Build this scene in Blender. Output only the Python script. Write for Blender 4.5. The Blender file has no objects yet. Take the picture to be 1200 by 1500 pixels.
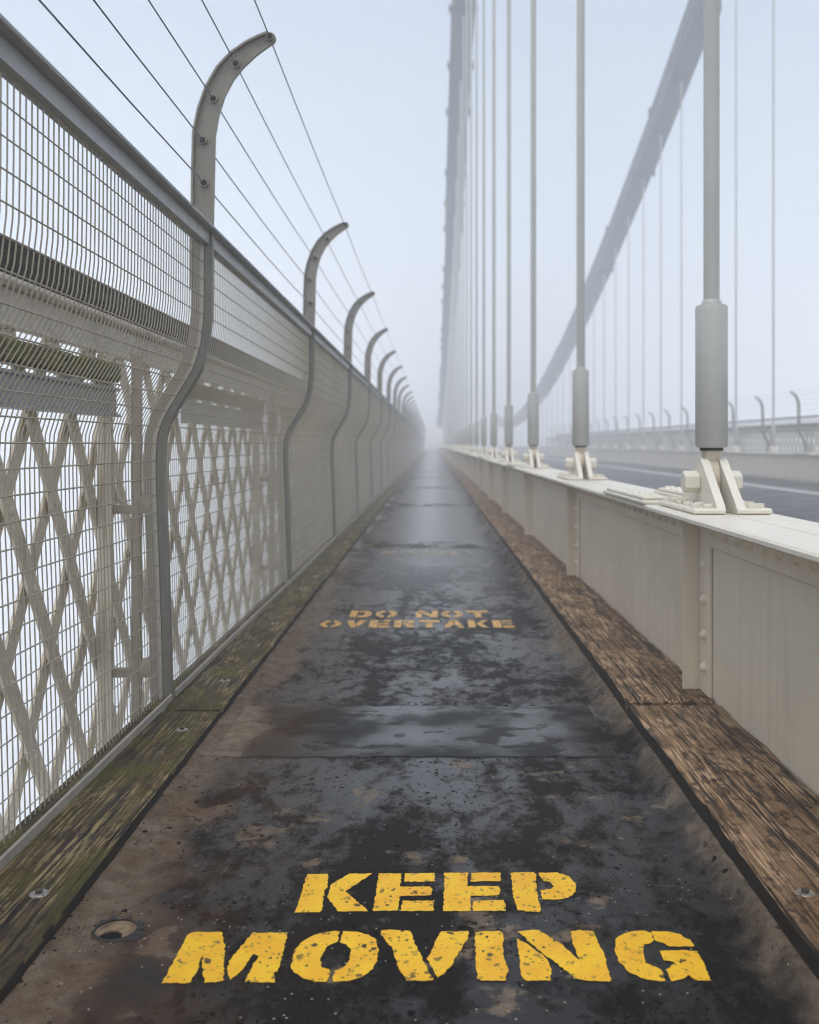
import bpy, bmesh, math, random
from mathutils import Vector, Matrix, noise
random.seed(7)
C = bpy.context.scene
COL = C.collection
R = math.radians

# ------------------------------------------------------------------ camera
CZ = 0.775                      # eye height above the wet asphalt
cam = bpy.data.cameras.new('camera')
camo = bpy.data.objects.new('camera', cam)
COL.objects.link(camo)
camo.location = (0, 0, CZ)
camo.rotation_euler = (R(90), 0, 0)
cam.sensor_width = 36
cam.lens = 34.56
cam.shift_x = -0.022
cam.shift_y = -0.0667
cam.clip_start = 0.02
cam.clip_end = 3000
cam.dof.use_dof = True
cam.dof.focus_distance = 2.0
cam.dof.aperture_fstop = 4.4
C.camera = camo

# ------------------------------------------------------------------ sky, sun, exposure
SUN_EL, SUN_ROT = R(72), R(200)
w = bpy.data.worlds.new('World')
C.world = w
w.use_nodes = True
nt = w.node_tree
bg = nt.nodes['Background']
sky = nt.nodes.new('ShaderNodeTexSky')
sky.sky_type = 'NISHITA'
sky.sun_disc = False
sky.sun_elevation = SUN_EL
sky.sun_rotation = SUN_ROT
sky.air_density = 1.0
sky.dust_density = 3.0
hs = nt.nodes.new('ShaderNodeHueSaturation')
hs.inputs['Saturation'].default_value = 0.74
hs.inputs['Hue'].default_value = 0.49
nt.links.new(sky.outputs[0], hs.inputs['Color'])
nt.links.new(hs.outputs[0], bg.inputs[0])
bg.inputs[1].default_value = 0.15
sun = bpy.data.lights.new('sun', 'SUN')
sun.energy = 0.6
sun.angle = R(25)
sun.color = (1, 0.975, 0.93)
so = bpy.data.objects.new('sun', sun)
COL.objects.link(so)
so.rotation_euler = (R(90) - SUN_EL, 0, R(180) - SUN_ROT)
C.view_settings.view_transform = 'Standard'
C.view_settings.look = 'None'
C.view_settings.exposure = 0.55
C.view_settings.gamma = 1
C.view_settings.use_curve_mapping = False
C.render.engine = 'CYCLES'
C.cycles.use_denoising = True
C.cycles.filter_width = 1.0
C.cycles.volume_bounces = 18
C.cycles.max_bounces = 20
C.cycles.diffuse_bounces = 3
C.cycles.glossy_bounces = 3
C.cycles.transparent_max_bounces = 4
C.cycles.caustics_reflective = False
C.cycles.sample_clamp_indirect = 4
FOG = 0.0195

# ------------------------------------------------------------------ material helpers
class NT:
    def __init__(s, name):
        s.m = bpy.data.materials.new(name); s.m.use_nodes = True
        s.t = s.m.node_tree; s.b = s.t.nodes['Principled BSDF']
        s.P = s.t.nodes.new('ShaderNodeNewGeometry').outputs['Position']
        s.sep = s.t.nodes.new('ShaderNodeSeparateXYZ'); s.link(s.P, s.sep.inputs[0])
        s.X, s.Y, s.Z = s.sep.outputs
    def link(s, a, b): s.t.links.new(a, b)
    def put(s, sock, v):
        if hasattr(v, 'links'): s.link(v, sock)
        elif isinstance(v, tuple) and len(v) == 3 and sock.type == 'RGBA': sock.default_value = (*v, 1)
        else: sock.default_value = v
    def math(s, op, a, b=0.0, c=0.0, clamp=False):
        n = s.t.nodes.new('ShaderNodeMath'); n.operation = op; n.use_clamp = clamp
        s.put(n.inputs[0], a); s.put(n.inputs[1], b); s.put(n.inputs[2], c)
        return n.outputs[0]
    def add(s, a, b): return s.math('ADD', a, b)
    def mul(s, a, b): return s.math('MULTIPLY', a, b)
    def sub(s, a, b): return s.math('SUBTRACT', a, b)
    def step(s, v, a, b, o0=0.0, o1=1.0):
        n = s.t.nodes.new('ShaderNodeMapRange'); n.interpolation_type = 'SMOOTHSTEP'
        s.put(n.inputs[0], v)
        for i, k in enumerate((a, b, o0, o1)): n.inputs[i + 1].default_value = k
        return n.outputs[0]
    def vec(s, sc=(1, 1, 1), off=(0, 0, 0), src=None):
        n = s.t.nodes.new('ShaderNodeMapping'); s.link(src or s.P, n.inputs[0])
        n.inputs['Scale'].default_value = sc; n.inputs['Location'].default_value = off
        return n.outputs[0]
    def noise(s, scale, detail=4, rough=0.55, sc=(1, 1, 1), off=(0, 0, 0), dist=0.0):
        n = s.t.nodes.new('ShaderNodeTexNoise'); s.link(s.vec(sc, off), n.inputs['Vector'])
        n.inputs['Scale'].default_value = scale; n.inputs['Detail'].default_value = detail
        n.inputs['Roughness'].default_value = rough; n.inputs['Distortion'].default_value = dist
        return n.outputs[0]
    def voro(s, scale, sc=(1, 1, 1), off=(0, 0, 0), warp=0.0):
        n = s.t.nodes.new('ShaderNodeTexVoronoi')
        v = s.vec(sc, off)
        if warp:
            nn = s.t.nodes.new('ShaderNodeTexNoise'); s.link(s.P, nn.inputs['Vector'])
            nn.inputs['Scale'].default_value = scale * 1.7; nn.inputs['Detail'].default_value = 2
            va = s.t.nodes.new('ShaderNodeVectorMath'); va.operation = 'MULTIPLY_ADD'
            s.link(nn.outputs['Color'], va.inputs[0]); va.inputs[1].default_value = (warp / scale,) * 3; s.link(v, va.inputs[2])
            v = va.outputs[0]
        s.link(v, n.inputs['Vector']); n.inputs['Scale'].default_value = scale
        return n.outputs['Distance'], n.outputs['Color']
    def mix(s, f, a, b):
        n = s.t.nodes.new('ShaderNodeMix'); n.data_type = 'RGBA'
        s.put(n.inputs[0], f); s.put(n.inputs[6], a); s.put(n.inputs[7], b)
        return n.outputs[2]
    def bump(s, h, strength=0.3, dist=0.01, prev=None):
        n = s.t.nodes.new('ShaderNodeBump'); s.link(h, n.inputs['Height'])
        n.inputs['Strength'].default_value = strength; n.inputs['Distance'].default_value = dist
        if prev: s.link(prev, n.inputs['Normal'])
        return n.outputs[0]
    def out(s, col=None, rough=None, normal=None, spec=None, metal=None):
        if col is not None: s.put(s.b.inputs['Base Color'], col)
        if rough is not None: s.put(s.b.inputs['Roughness'], rough)
        if normal is not None: s.link(normal, s.b.inputs['Normal'])
        if spec is not None: s.put(s.b.inputs['Specular IOR Level'], spec)
        if metal is not None: s.put(s.b.inputs['Metallic'], metal)
        return s.m

def paint(name, col, dirt=(0.16, 0.13, 0.09), amt=0.35, rough=0.5, streak=1.0, bump=0.08, spots=0.25):
    k = NT(name)
    big = k.noise(2.2, 4)
    st = k.noise(1.0, 4, 0.6, sc=(26, 26, 1.3))
    fine = k.noise(38, 5, 0.65)
    d = k.add(k.mul(k.step(big, 0.35, 0.75), 0.5), k.mul(k.step(st, 0.45, 0.8), 0.6 * streak))
    d = k.mul(d, amt)
    sp = k.mul(k.step(fine, 0.62, 0.74), spots)
    c = k.mix(d, col, dirt)
    c = k.mix(sp, c, (0.13, 0.085, 0.045))
    tone = k.noise(7, 3)
    c = k.mix(k.step(tone, 0.3, 0.8, 0.0, 0.14), c, tuple(x * 0.6 for x in col))
    h = k.add(k.noise(160, 3), k.mul(fine, 0.8))
    return k.out(c, k.step(fine, 0.2, 0.8, rough - 0.12, rough + 0.14), k.bump(h, bump * 4, 0.0012))

M = {}
M['girder'] = paint('cream_girder_paint', (0.83, 0.735, 0.57), amt=0.25, rough=0.42, spots=0.12)
M['hanger'] = paint('pale_grey_hanger_paint', (0.46, 0.455, 0.415), amt=0.2, rough=0.45, bump=0.16, spots=0.2)
M['flange'] = paint('weathered_cream_flange_paint', (0.76, 0.715, 0.60), amt=0.2, rough=0.38, streak=0.3, spots=0.2)
M['post'] = paint('fence_post_paint', (0.23, 0.21, 0.17), amt=0.5, rough=0.5, spots=0.5)
M['edge'] = paint('dark_grey_edge_paint', (0.21, 0.195, 0.168), amt=0.3, rough=0.45)
M['frame'] = paint('fence_frame_paint', (0.44, 0.405, 0.33), amt=0.4, rough=0.45)
M['rail'] = paint('fence_rail_paint', (0.34, 0.34, 0.34), amt=0.3, rough=0.4)
M['wire'] = paint('galvanised_wire', (0.37, 0.33, 0.25), amt=0.4, rough=0.45, streak=0.3, spots=0.3)
M['lattice'] = paint('dirty_cream_lattice_paint', (0.66, 0.57, 0.43), amt=0.75, rough=0.55, spots=0.9)
M['plate'] = paint('grey_parapet_plate_paint', (0.54, 0.49, 0.40), amt=0.5, rough=0.5, spots=0.6)
M['beam'] = paint('grey_steel_beam_paint', (0.30, 0.30, 0.31), amt=0.4, rough=0.4, spots=0.3)
M['chain'] = paint('blue_grey_chain_paint', (0.030, 0.050, 0.082), amt=0.2, rough=0.65)
M['cable'] = paint('steel_cable', (0.10, 0.115, 0.13), amt=0.3, rough=0.4)
M['knob'] = paint('rusty_bracket_paint', (0.40, 0.34, 0.26), amt=0.7, rough=0.6, spots=1.0)
k = NT('black_hole'); M['black'] = k.out((0.008, 0.008, 0.008), 0.8)
k = NT('stainless_washer')
M['washer'] = k.out(k.mix(k.step(k.noise(140, 4), .45, .7), (0.42, 0.40, 0.37), (0.18, 0.13, 0.09)), 0.4, k.bump(k.noise(300, 3), .3, .001), metal=0.6)
k = NT('rust_bolt'); M['bolt'] = k.out(k.mix(k.noise(90, 4), (0.16, 0.12, 0.09), (0.05, 0.04, 0.03)), 0.55, metal=0.5)

def wood(name, light, mid, dark, moss, moss_amt, yo=0.0):
    k = NT(name)
    g = k.noise(1.0, 7, 0.68, sc=(85, 2.4, 85), off=(0, yo, 0), dist=0.35)
    g2 = k.noise(1.0, 5, 0.6, sc=(210, 7, 210), off=(3, yo, 0))
    big = k.noise(1.0, 5, 0.6, sc=(11, 4.5, 11), off=(1, yo, 2))
    blot = k.noise(38, 7, 0.75, sc=(1, 0.5, 1))
    crack = k.step(k.noise(1.0, 3, 0.5, sc=(70, 2.2, 70), off=(9, yo, 0), dist=0.4), 0.62, 0.68)
    c = k.mix(k.step(g, 0.40, 0.56), dark, mid)
    c = k.mix(k.mul(k.step(g2, 0.47, 0.60), k.step(big, 0.36, 0.58)), c, light)
    c = k.mix(k.mul(k.step(blot, 0.5, 0.60), 0.8), c, dark)
    c = k.mix(k.mul(crack, 0.9), c, (0.012, 0.009, 0.006))
    mo = k.mul(k.step(k.add(k.mul(k.noise(7, 6, 0.65), 0.7), k.mul(blot, 0.3)), 0.46, 0.6), moss_amt)
    c = k.mix(mo, c, k.mix(k.noise(190, 4), moss, tuple(x * 0.3 for x in moss)))
    h = k.add(k.add(g, k.mul(g2, 0.7)), k.sub(k.mul(k.noise(170, 4, .7), 0.5), k.mul(crack, 1.6)))
    return k.out(c, k.step(g, .3, .7, 0.5, 0.8), k.bump(h, 0.9, 0.006), spec=0.12)
M['timber_moss'] = wood('mossy_kerb_timber', (0.36, 0.27, 0.13), (0.10, 0.072, 0.033), (0.014, 0.010, 0.006), (0.135, 0.125, 0.010), 0.75)
M['timber_brown'] = wood('worn_brown_kerb_timber', (0.58, 0.405, 0.245), (0.25, 0.155, 0.085), (0.030, 0.018, 0.010), (0.05, 0.04, 0.02), 0.12)
M['timber_rail'] = wood('dark_timber_rail', (0.11, 0.095, 0.075), (0.06, 0.05, 0.04), (0.022, 0.019, 0.015), (0.05, 0.055, 0.015), 0.35)
k = NT('wet_shaded_timber_side')
M['wet_shade'] = k.out(k.mix(k.noise(40, 5), (0.006, 0.005, 0.004), (0.025, 0.018, 0.011)), .7, k.bump(k.noise(1.0, 5, .6, sc=(90, 6, 90)), .8, .006), spec=.1)  # wet wood, blackened further to stand in for shade below the edge
M['plank_moss'] = wood('moss_covered_plank', (0.20, 0.18, 0.08), (0.14, 0.13, 0.05), (0.05, 0.05, 0.016), (0.19, 0.20, 0.035), 0.9)

def pits(k):
    pd, pc = k.voro(52, sc=(1.0, 0.8, 1), warp=0.8)
    sp = k.t.nodes.new('ShaderNodeSeparateColor'); k.link(pc, sp.inputs[0])
    size = k.step(sp.outputs[0], 0.42, 1.0, 0.0, 0.29)
    p1 = k.math('GREATER_THAN', k.sub(size, pd), 0.0)
    pd2, pc2 = k.voro(125, sc=(1, 0.75, 1), off=(4, 2, 0), warp=0.7)
    s2 = k.t.nodes.new('ShaderNodeSeparateColor'); k.link(pc2, s2.inputs[0])
    p2 = k.math('GREATER_THAN', k.sub(k.step(s2.outputs[1], 0.5, 1.0, 0.0, 0.33), pd2), 0.0)
    zone = k.step(k.noise(4.5, 3, off=(7, 1, 0)), 0.36, 0.56)
    return k.mul(k.math('MAXIMUM', p1, p2), k.add(0.25, k.mul(zone, 0.75)))

def tan_edge(k, n1, n2, ax):
    near = k.step(k.Y, 2.3, 9.0, 1.0, 0.35)
    return k.mul(k.step(k.add(ax, k.add(k.mul(k.sub(n2, 0.5), 0.20), k.mul(k.sub(n1, .5), .26))), 0.445, 0.54), near)
def tan_col(k, n3, fine):
    tc = k.mix(k.step(n3, 0.3, 0.7), (0.17, 0.127, 0.088), (0.33, 0.27, 0.20))
    return k.mix(k.mul(k.step(fine, .4, .62), 0.6), tc, (0.07, 0.048, 0.03))
def asphalt():
    k = NT('wet_footpath_asphalt')
    n1 = k.noise(1.5, 4); n2 = k.noise(8.5, 6, 0.62); n3 = k.noise(30, 5, 0.65)
    fine = k.add(k.mul(k.noise(330, 3, 0.75), .6), k.mul(k.noise(760, 2, .6), .4))
    ax = k.math('ABSOLUTE', k.sub(k.X, 0.005))
    edge = tan_edge(k, n1, n2, ax)
    patch = k.mul(k.step(k.add(k.mul(n2, 0.62), k.mul(k.noise(3.1, 3, off=(2.3, 4, 0)), 0.38)), 0.555, 0.60), k.step(k.Y, 2.3, 2.6, 0.9, 0.1))
    patch = k.mul(patch, k.step(n3, 0.33, 0.5))
    tan = k.math('MAXIMUM', edge, patch)
    brown = k.mul(k.step(k.add(k.X, k.mul(k.sub(n1, 0.5), 0.5)), -0.12, -0.52), k.step(n2, 0.3, 0.65))
    brown = k.mul(brown, k.step(k.Y, 2.8, 7, 1, 0.3))
    c = k.mix(k.step(fine, .38, .66), (0.003, 0.003, 0.0035), (0.021, 0.020, 0.020))
    c = k.mix(k.mul(k.step(n1, 0.35, 0.7), 0.5), c, (0.020, 0.014, 0.010))
    c = k.mix(k.mul(brown, 0.9), c, (0.050, 0.023, 0.007))
    tc = tan_col(k, n3, fine)
    tc = k.mix(k.mul(brown, .5), tc, (0.09, 0.05, 0.022))
    c = k.mix(k.mul(tan, 0.85), c, tc)
    p = pits(k)
    c = k.mix(k.mul(p, 0.93), c, (0.004, 0.0035, 0.003))
    sd, sc = k.voro(75, off=(11, 5, 0))
    s3 = k.t.nodes.new('ShaderNodeSeparateColor'); k.link(sc, s3.inputs[0])
    spk = k.mul(k.math('LESS_THAN', sd, 0.13), k.math('GREATER_THAN', s3.outputs[2], 0.962))
    c = k.mix(spk, c, (0.42, 0.36, 0.28))
    wet = k.step(k.add(k.mul(k.noise(1.0, 5, 0.6, sc=(3.2, 1.5, 1), off=(0, 6, 0)), .52), k.mul(k.noise(1.0, 7, 0.72, sc=(19, 12, 1), off=(5, 6, 0)), .48)), 0.43, 0.56)
    wet = k.math('MAXIMUM', wet, k.mul(k.step(k.Y, 3.0, 8.5, 0.1, 1.0), k.step(ax, 0.30, 0.52, 1.0, 0.2)))
    r = k.step(wet, 0, 1, 0.5, 0.13)
    spc = k.step(wet, 0, 1, 0.03, 0.75)
    spc = k.mul(spc, k.step(ax, .38, .56, 1.0, 0.25))
    spc = k.mul(spc, k.step(k.Y, 1.3, 2.6, 0.25, 1.0))
    spc = k.mul(spc, k.sub(1.0, k.mul(k.math('MAXIMUM', tan, p), .8)))
    r = k.math('MAXIMUM', r, k.mul(tan, 0.62))
    r = k.math('MAXIMUM', r, k.mul(p, 0.7))
    h = k.add(k.mul(fine, 0.8), k.add(k.mul(n2, 0.6), k.mul(k.noise(80, 4, .6), 0.5)))
    h = k.mul(h, k.step(wet, 0, 1, 1.0, 0.28))     # standing water levels the grain
    h = k.sub(h, k.mul(p, 1.2))
    nb = k.bump(h, 0.8, 0.004)
    nb = k.bump(n1, 0.25, 0.03, nb)
    return k.out(c, r, nb, spec=spc)
M['asphalt'] = asphalt()

def patchmat():
    k = NT('smooth_wet_patch')
    n1 = k.noise(1.0, 2.5, 0.5, sc=(4.2, 3.4, 1), off=(3, .4, 0)); n2 = k.noise(9, 5)
    c = k.mix(k.step(n1, .35, .68), (0.006, 0.006, 0.006), (0.024, 0.021, 0.019))
    c = k.mix(k.mul(pits(k), .6), c, (0.003, 0.003, 0.003))
    c = k.mix(k.mul(k.step(k.add(k.X, k.mul(k.sub(n2, .5), .25)), -0.18, -0.5), .8), c, (0.055, 0.030, 0.014))
    a1 = k.noise(1.5, 4); a2 = k.noise(8.5, 6, 0.62)
    e = tan_edge(k, a1, a2, k.math('ABSOLUTE', k.sub(k.X, 0.005)))
    c = k.mix(k.mul(e, .85), c, tan_col(k, k.noise(30, 5, .65), k.noise(330, 3, .75)))
    blot = k.step(k.noise(1.0, 5, .6, sc=(9, 13, 1), off=(2, 2, 0)), .5, .62)
    n1 = k.sub(n1, k.mul(blot, .16))
    r = k.math('MAXIMUM', k.step(n1, 0.36, 0.62, 0.42, 0.13), k.mul(e, .62))
    sp = k.mul(k.step(n1, 0.38, 0.6, 0.08, 0.5), k.step(k.math('ABSOLUTE', k.sub(k.X, .08)), .22, .5, 1.0, .15))
    return k.out(c, r, k.bump(k.add(n2, k.mul(k.noise(200, 3), .25)), 0.35, 0.003), spec=sp)
M['patch'] = patchmat()

def yellow():
    k = NT('worn_yellow_paint')
    n = k.noise(14, 5); f = k.noise(120, 4, .7)
    c = k.mix(k.step(n, .3, .7), (0.90, 0.46, 0.002), (0.97, 0.60, 0.006))
    c = k.mix(k.mul(k.step(f, .55, .72), .55), c, (0.62, 0.26, 0.004))
    c = k.mix(k.mul(pits(k), .97), c, (0.02, 0.011, 0.004))
    w = k.step(k.noise(46, 6, .7, off=(3, 1, 0)), .575, .65)
    c = k.mix(k.mul(w, .8), c, (0.05, 0.035, 0.02))
    c = k.mix(k.step(k.noise(420, 3, .8), .58, .72, 0, .55), c, (0.25, 0.12, 0.004))
    h = k.sub(k.add(k.mul(f, .5), k.noise(300, 3)), k.mul(pits(k), 1.4))
    return k.out(c, 0.42, k.bump(h, .5, .004), spec=0.4)
M['yellow'] = yellow()
k = NT('faded_yellow_paint')
c = k.mix(k.step(k.noise(20, 5, .7), .5, .62), (0.66, 0.36, 0.06), (0.06, 0.045, 0.03))
M['yellow_far'] = k.out(c, .4, k.bump(k.noise(120, 4), .4, .004))
k = NT('very_worn_yellow_paint')
c = k.mix(k.step(k.noise(16, 5, .7), .42, .56), (0.42, 0.30, 0.12), (0.05, 0.045, 0.04))
M['yellow_worn'] = k.out(c, .3, k.bump(k.noise(120, 4), .4, .004))

k = NT('road_asphalt')
M['road'] = k.out(k.mix(k.noise(140, 4, .7), (0.035, 0.034, 0.034), (0.075, 0.073, 0.072)), k.step(k.noise(2, 4), .35, .65, .5, .75), k.bump(k.noise(200, 3), .5, .004))
k = NT('pale_gutter_concrete')
M['gutter'] = k.out(k.mix(k.noise(9, 5), (0.45, 0.42, 0.38), (0.6, 0.57, 0.53)), .6, k.bump(k.noise(120, 4), .3, .003))
k = NT('whitened_river_bed')
M['white_bounce'] = k.out(k.mix(k.noise(.05, 5), (0.70, 0.69, 0.67), (0.78, 0.775, 0.76)), .5, k.bump(k.noise(.5, 5), .5, .3))  # unseen ground, made near-white to bounce light up into the fog
k = NT('drain_metal')
M['drain'] = k.out(k.mix(k.step(k.noise(70, 5), .4, .68), (0.26, 0.19, 0.105), (0.12, 0.075, 0.035)), .5, k.bump(k.noise(200, 4), .4, .002))
k = NT('tar_crust')
M['tar'] = k.out(k.mix(k.noise(150, 4), (0.006, 0.005, 0.004), (0.02, 0.016, 0.012)), .6, k.bump(k.noise(180, 4), .8, .004))
hm = bpy.data.materials.new('fog'); hm.use_nodes = True
for n in list(hm.node_tree.nodes):
    if n.type == 'BSDF_PRINCIPLED': hm.node_tree.nodes.remove(n)
pv = hm.node_tree.nodes.new('ShaderNodeVolumePrincipled')
pv.inputs['Color'].default_value = (0.975, 0.985, 0.99, 1)
pv.inputs['Density'].default_value = FOG
pv.inputs['Anisotropy'].default_value = 0.0
hm.node_tree.links.new(pv.outputs[0], hm.node_tree.nodes['Material Output'].inputs['Volume'])

# ------------------------------------------------------------------ mesh helpers
AX = 3.838                      # the bridge mirrors about this X
class MB:
    """collects shapes, builds them as ONE mesh; mir=True mirrors about the bridge centre line"""
    def __init__(s, org=(0, 0, 0), mir=False):
        s.v = []; s.f = []; s.sm = []; s.o = org; s.mir = mir
    def pt(s, p):
        x, y, z = p
        if s.mir: x = 2 * AX - x
        s.v.append((x - s.o[0], y - s.o[1], z - s.o[2])); return len(s.v) - 1
    def face(s, idx, smooth=False):
        s.f.append(tuple(reversed(idx)) if s.mir else tuple(idx)); s.sm.append(smooth)
    def box(s, x0, x1, y0, y1, z0, z1, bev=0.0):
        if x0 > x1: x0, x1 = x1, x0
        if y0 > y1: y0, y1 = y1, y0
        if not bev:
            i = [s.pt((x, y, z)) for z in (z0, z1) for y in (y0, y1) for x in (x0, x1)]
            for q in ((0, 2, 3, 1), (4, 5, 7, 6), (0, 1, 5, 4), (2, 6, 7, 3), (0, 4, 6, 2), (1, 3, 7, 5)): s.face([i[a] for a in q])
            return
        bm = bmesh.new(); bmesh.ops.create_cube(bm, size=1)
        for v in bm.verts: v.co = (v.co.x * (x1 - x0) + (x0 + x1) / 2, v.co.y * (y1 - y0) + (y0 + y1) / 2, v.co.z * (z1 - z0) + (z0 + z1) / 2)
        bmesh.ops.bevel(bm, geom=bm.edges[:], offset=bev, segments=1, affect='EDGES')
        s.addbm(bm)
    def addbm(s, bm, smooth=False):
        bm.verts.index_update(); b = len(s.v)
        for v in bm.verts: s.pt(v.co)
        for f in bm.faces: s.face([b + v.index for v in f.verts], smooth)
        bm.free()
    def tube(s, pts, r, n=4, cap=True, smooth=True):
        pts = [Vector(p) for p in pts]; rings = []
        for i, p in enumerate(pts):
            d = (pts[min(i + 1, len(pts) - 1)] - pts[max(i - 1, 0)]).normalized()
            a = Vector((1, 0, 0)) if abs(d.x) < 0.9 else Vector((0, 1, 0))
            u = d.cross(a).normalized(); v = d.cross(u)
            rr = r[i] if isinstance(r, (list, tuple)) else r
            rings.append([s.pt(p + u * (rr * math.cos(2 * math.pi * k / n)) + v * (rr * math.sin(2 * math.pi * k / n))) for k in range(n)])
        for a, b in zip(rings, rings[1:]):
            for k in range(n): s.face([a[k], a[(k + 1) % n], b[(k + 1) % n], b[k]], smooth)
        if cap: s.face(list(reversed(rings[0]))); s.face(rings[-1])
    def prism(s, poly, axis, a0, a1, smooth=False):
        """poly is 2D; axis 'x': (y,z), 'y': (x,z), 'z': (x,y)"""
        def P(q, a): return {'x': (a, q[0], q[1]), 'y': (q[0], a, q[1]), 'z': (q[0], q[1], a)}[axis]
        i0 = [s.pt(P(q, a0)) for q in poly]; i1 = [s.pt(P(q, a1)) for q in poly]
        area = sum(p[0] * q[1] - q[0] * p[1] for p, q in zip(poly, poly[1:] + poly[:1]))
        flip = (area > 0) ^ (axis == 'y') ^ (a1 < a0)
        n = len(poly)
        A = list(reversed(i0)); B = list(i1)
        if not flip: A.reverse(); B.reverse()
        s.face(A); s.face(B)
        for k in range(n):
            q = [i0[k], i0[(k + 1) % n], i1[(k + 1) % n], i1[k]]
            s.face(q if flip else q[::-1], smooth)
    def dome(s, c, ax, r, h, n=8):
        """rivet head: base circle at c, bulging along the unit axis ax"""
        c = Vector(c); ax = Vector(ax); a = Vector((0, 0, 1)) if abs(ax.z) < 0.9 else Vector((1, 0, 0))
        u = ax.cross(a).normalized(); v = ax.cross(u); rings = []
        for t in (0, 0.5, 0.85):
            rr = r * math.cos(t * math.pi / 2); hh = h * math.sin(t * math.pi / 2)
            rings.append([s.pt(c + ax * hh + u * (rr * math.cos(2 * math.pi * k / n)) + v * (rr * math.sin(2 * math.pi * k / n))) for k in range(n)])
        top = s.pt(c + ax * h)
        for a_, b_ in zip(rings, rings[1:]):
            for k in range(n): s.face([a_[k], a_[(k + 1) % n], b_[(k + 1) % n], b_[k]], True)
        for k in range(n): s.face([rings[-1][k], rings[-1][(k + 1) % n], top], True)
        s.face(list(reversed(rings[0])))
    def cyl(s, c, ax, r, h, n=16, bev=0.0, smooth=True):
        c = Vector(c); ax = Vector(ax)
        if bev:
            s.tube([c, c + ax * 1e-4, c + ax * bev, c + ax * (h - bev), c + ax * h], [r - bev, r - bev, r, r, r - bev], n, True, smooth)
        else: s.tube([c, c + ax * h], r, n, True, smooth)
    def mesh(s, name, mat):
        me = bpy.data.meshes.new(name)
        me.from_pydata(s.v, [], s.f)
        me.polygons.foreach_set('use_smooth', s.sm)
        if mat: me.materials.append(mat)
        me.update()
        bm = bmesh.new(); bm.from_mesh(me); bmesh.ops.recalc_face_normals(bm, faces=bm.faces[:]); bm.to_mesh(me); bm.free()
        if any(s.sm):
            try: me.set_sharp_from_angle(angle=R(42))
            except Exception: pass
        return me

def link(name, me, parent=None, kind=None, label=None):
    o = bpy.data.objects.new(name, me); COL.objects.link(o)
    if parent: o.parent = parent
    if kind: o['kind'] = kind
    if label: o['label'] = label
    return o
def obj(name, mb, mat, parent=None, kind=None, label=None):
    return link(name, mb.mesh(name, mat), parent, kind, label)
def thing(name, label, cat, loc=(0, 0, 0), group=None):
    o = bpy.data.objects.new(name, None); COL.objects.link(o); o.location = loc
    o.empty_display_size = 0.1
    o['label'] = label; o['category'] = cat
    if group: o['group'] = group
    return o
def tag(o, label, cat, group=None):
    o['label'] = label; o['category'] = cat
    if group: o['group'] = group
    return o
def copy_tree(src, loc, label, group=None):
    r = src.copy(); COL.objects.link(r); r.location = loc; r['label'] = label
    if group: r['group'] = group
    for ch in src.children:
        c = ch.copy(); COL.objects.link(c); c.parent = r
        for g in ch.children:
            d = g.copy(); COL.objects.link(d); d.parent = c
    return r
ORD = ['first', 'second', 'third', 'fourth', 'fifth', 'sixth', 'seventh', 'eighth', 'ninth', 'tenth', 'eleventh', 'twelfth']
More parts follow.
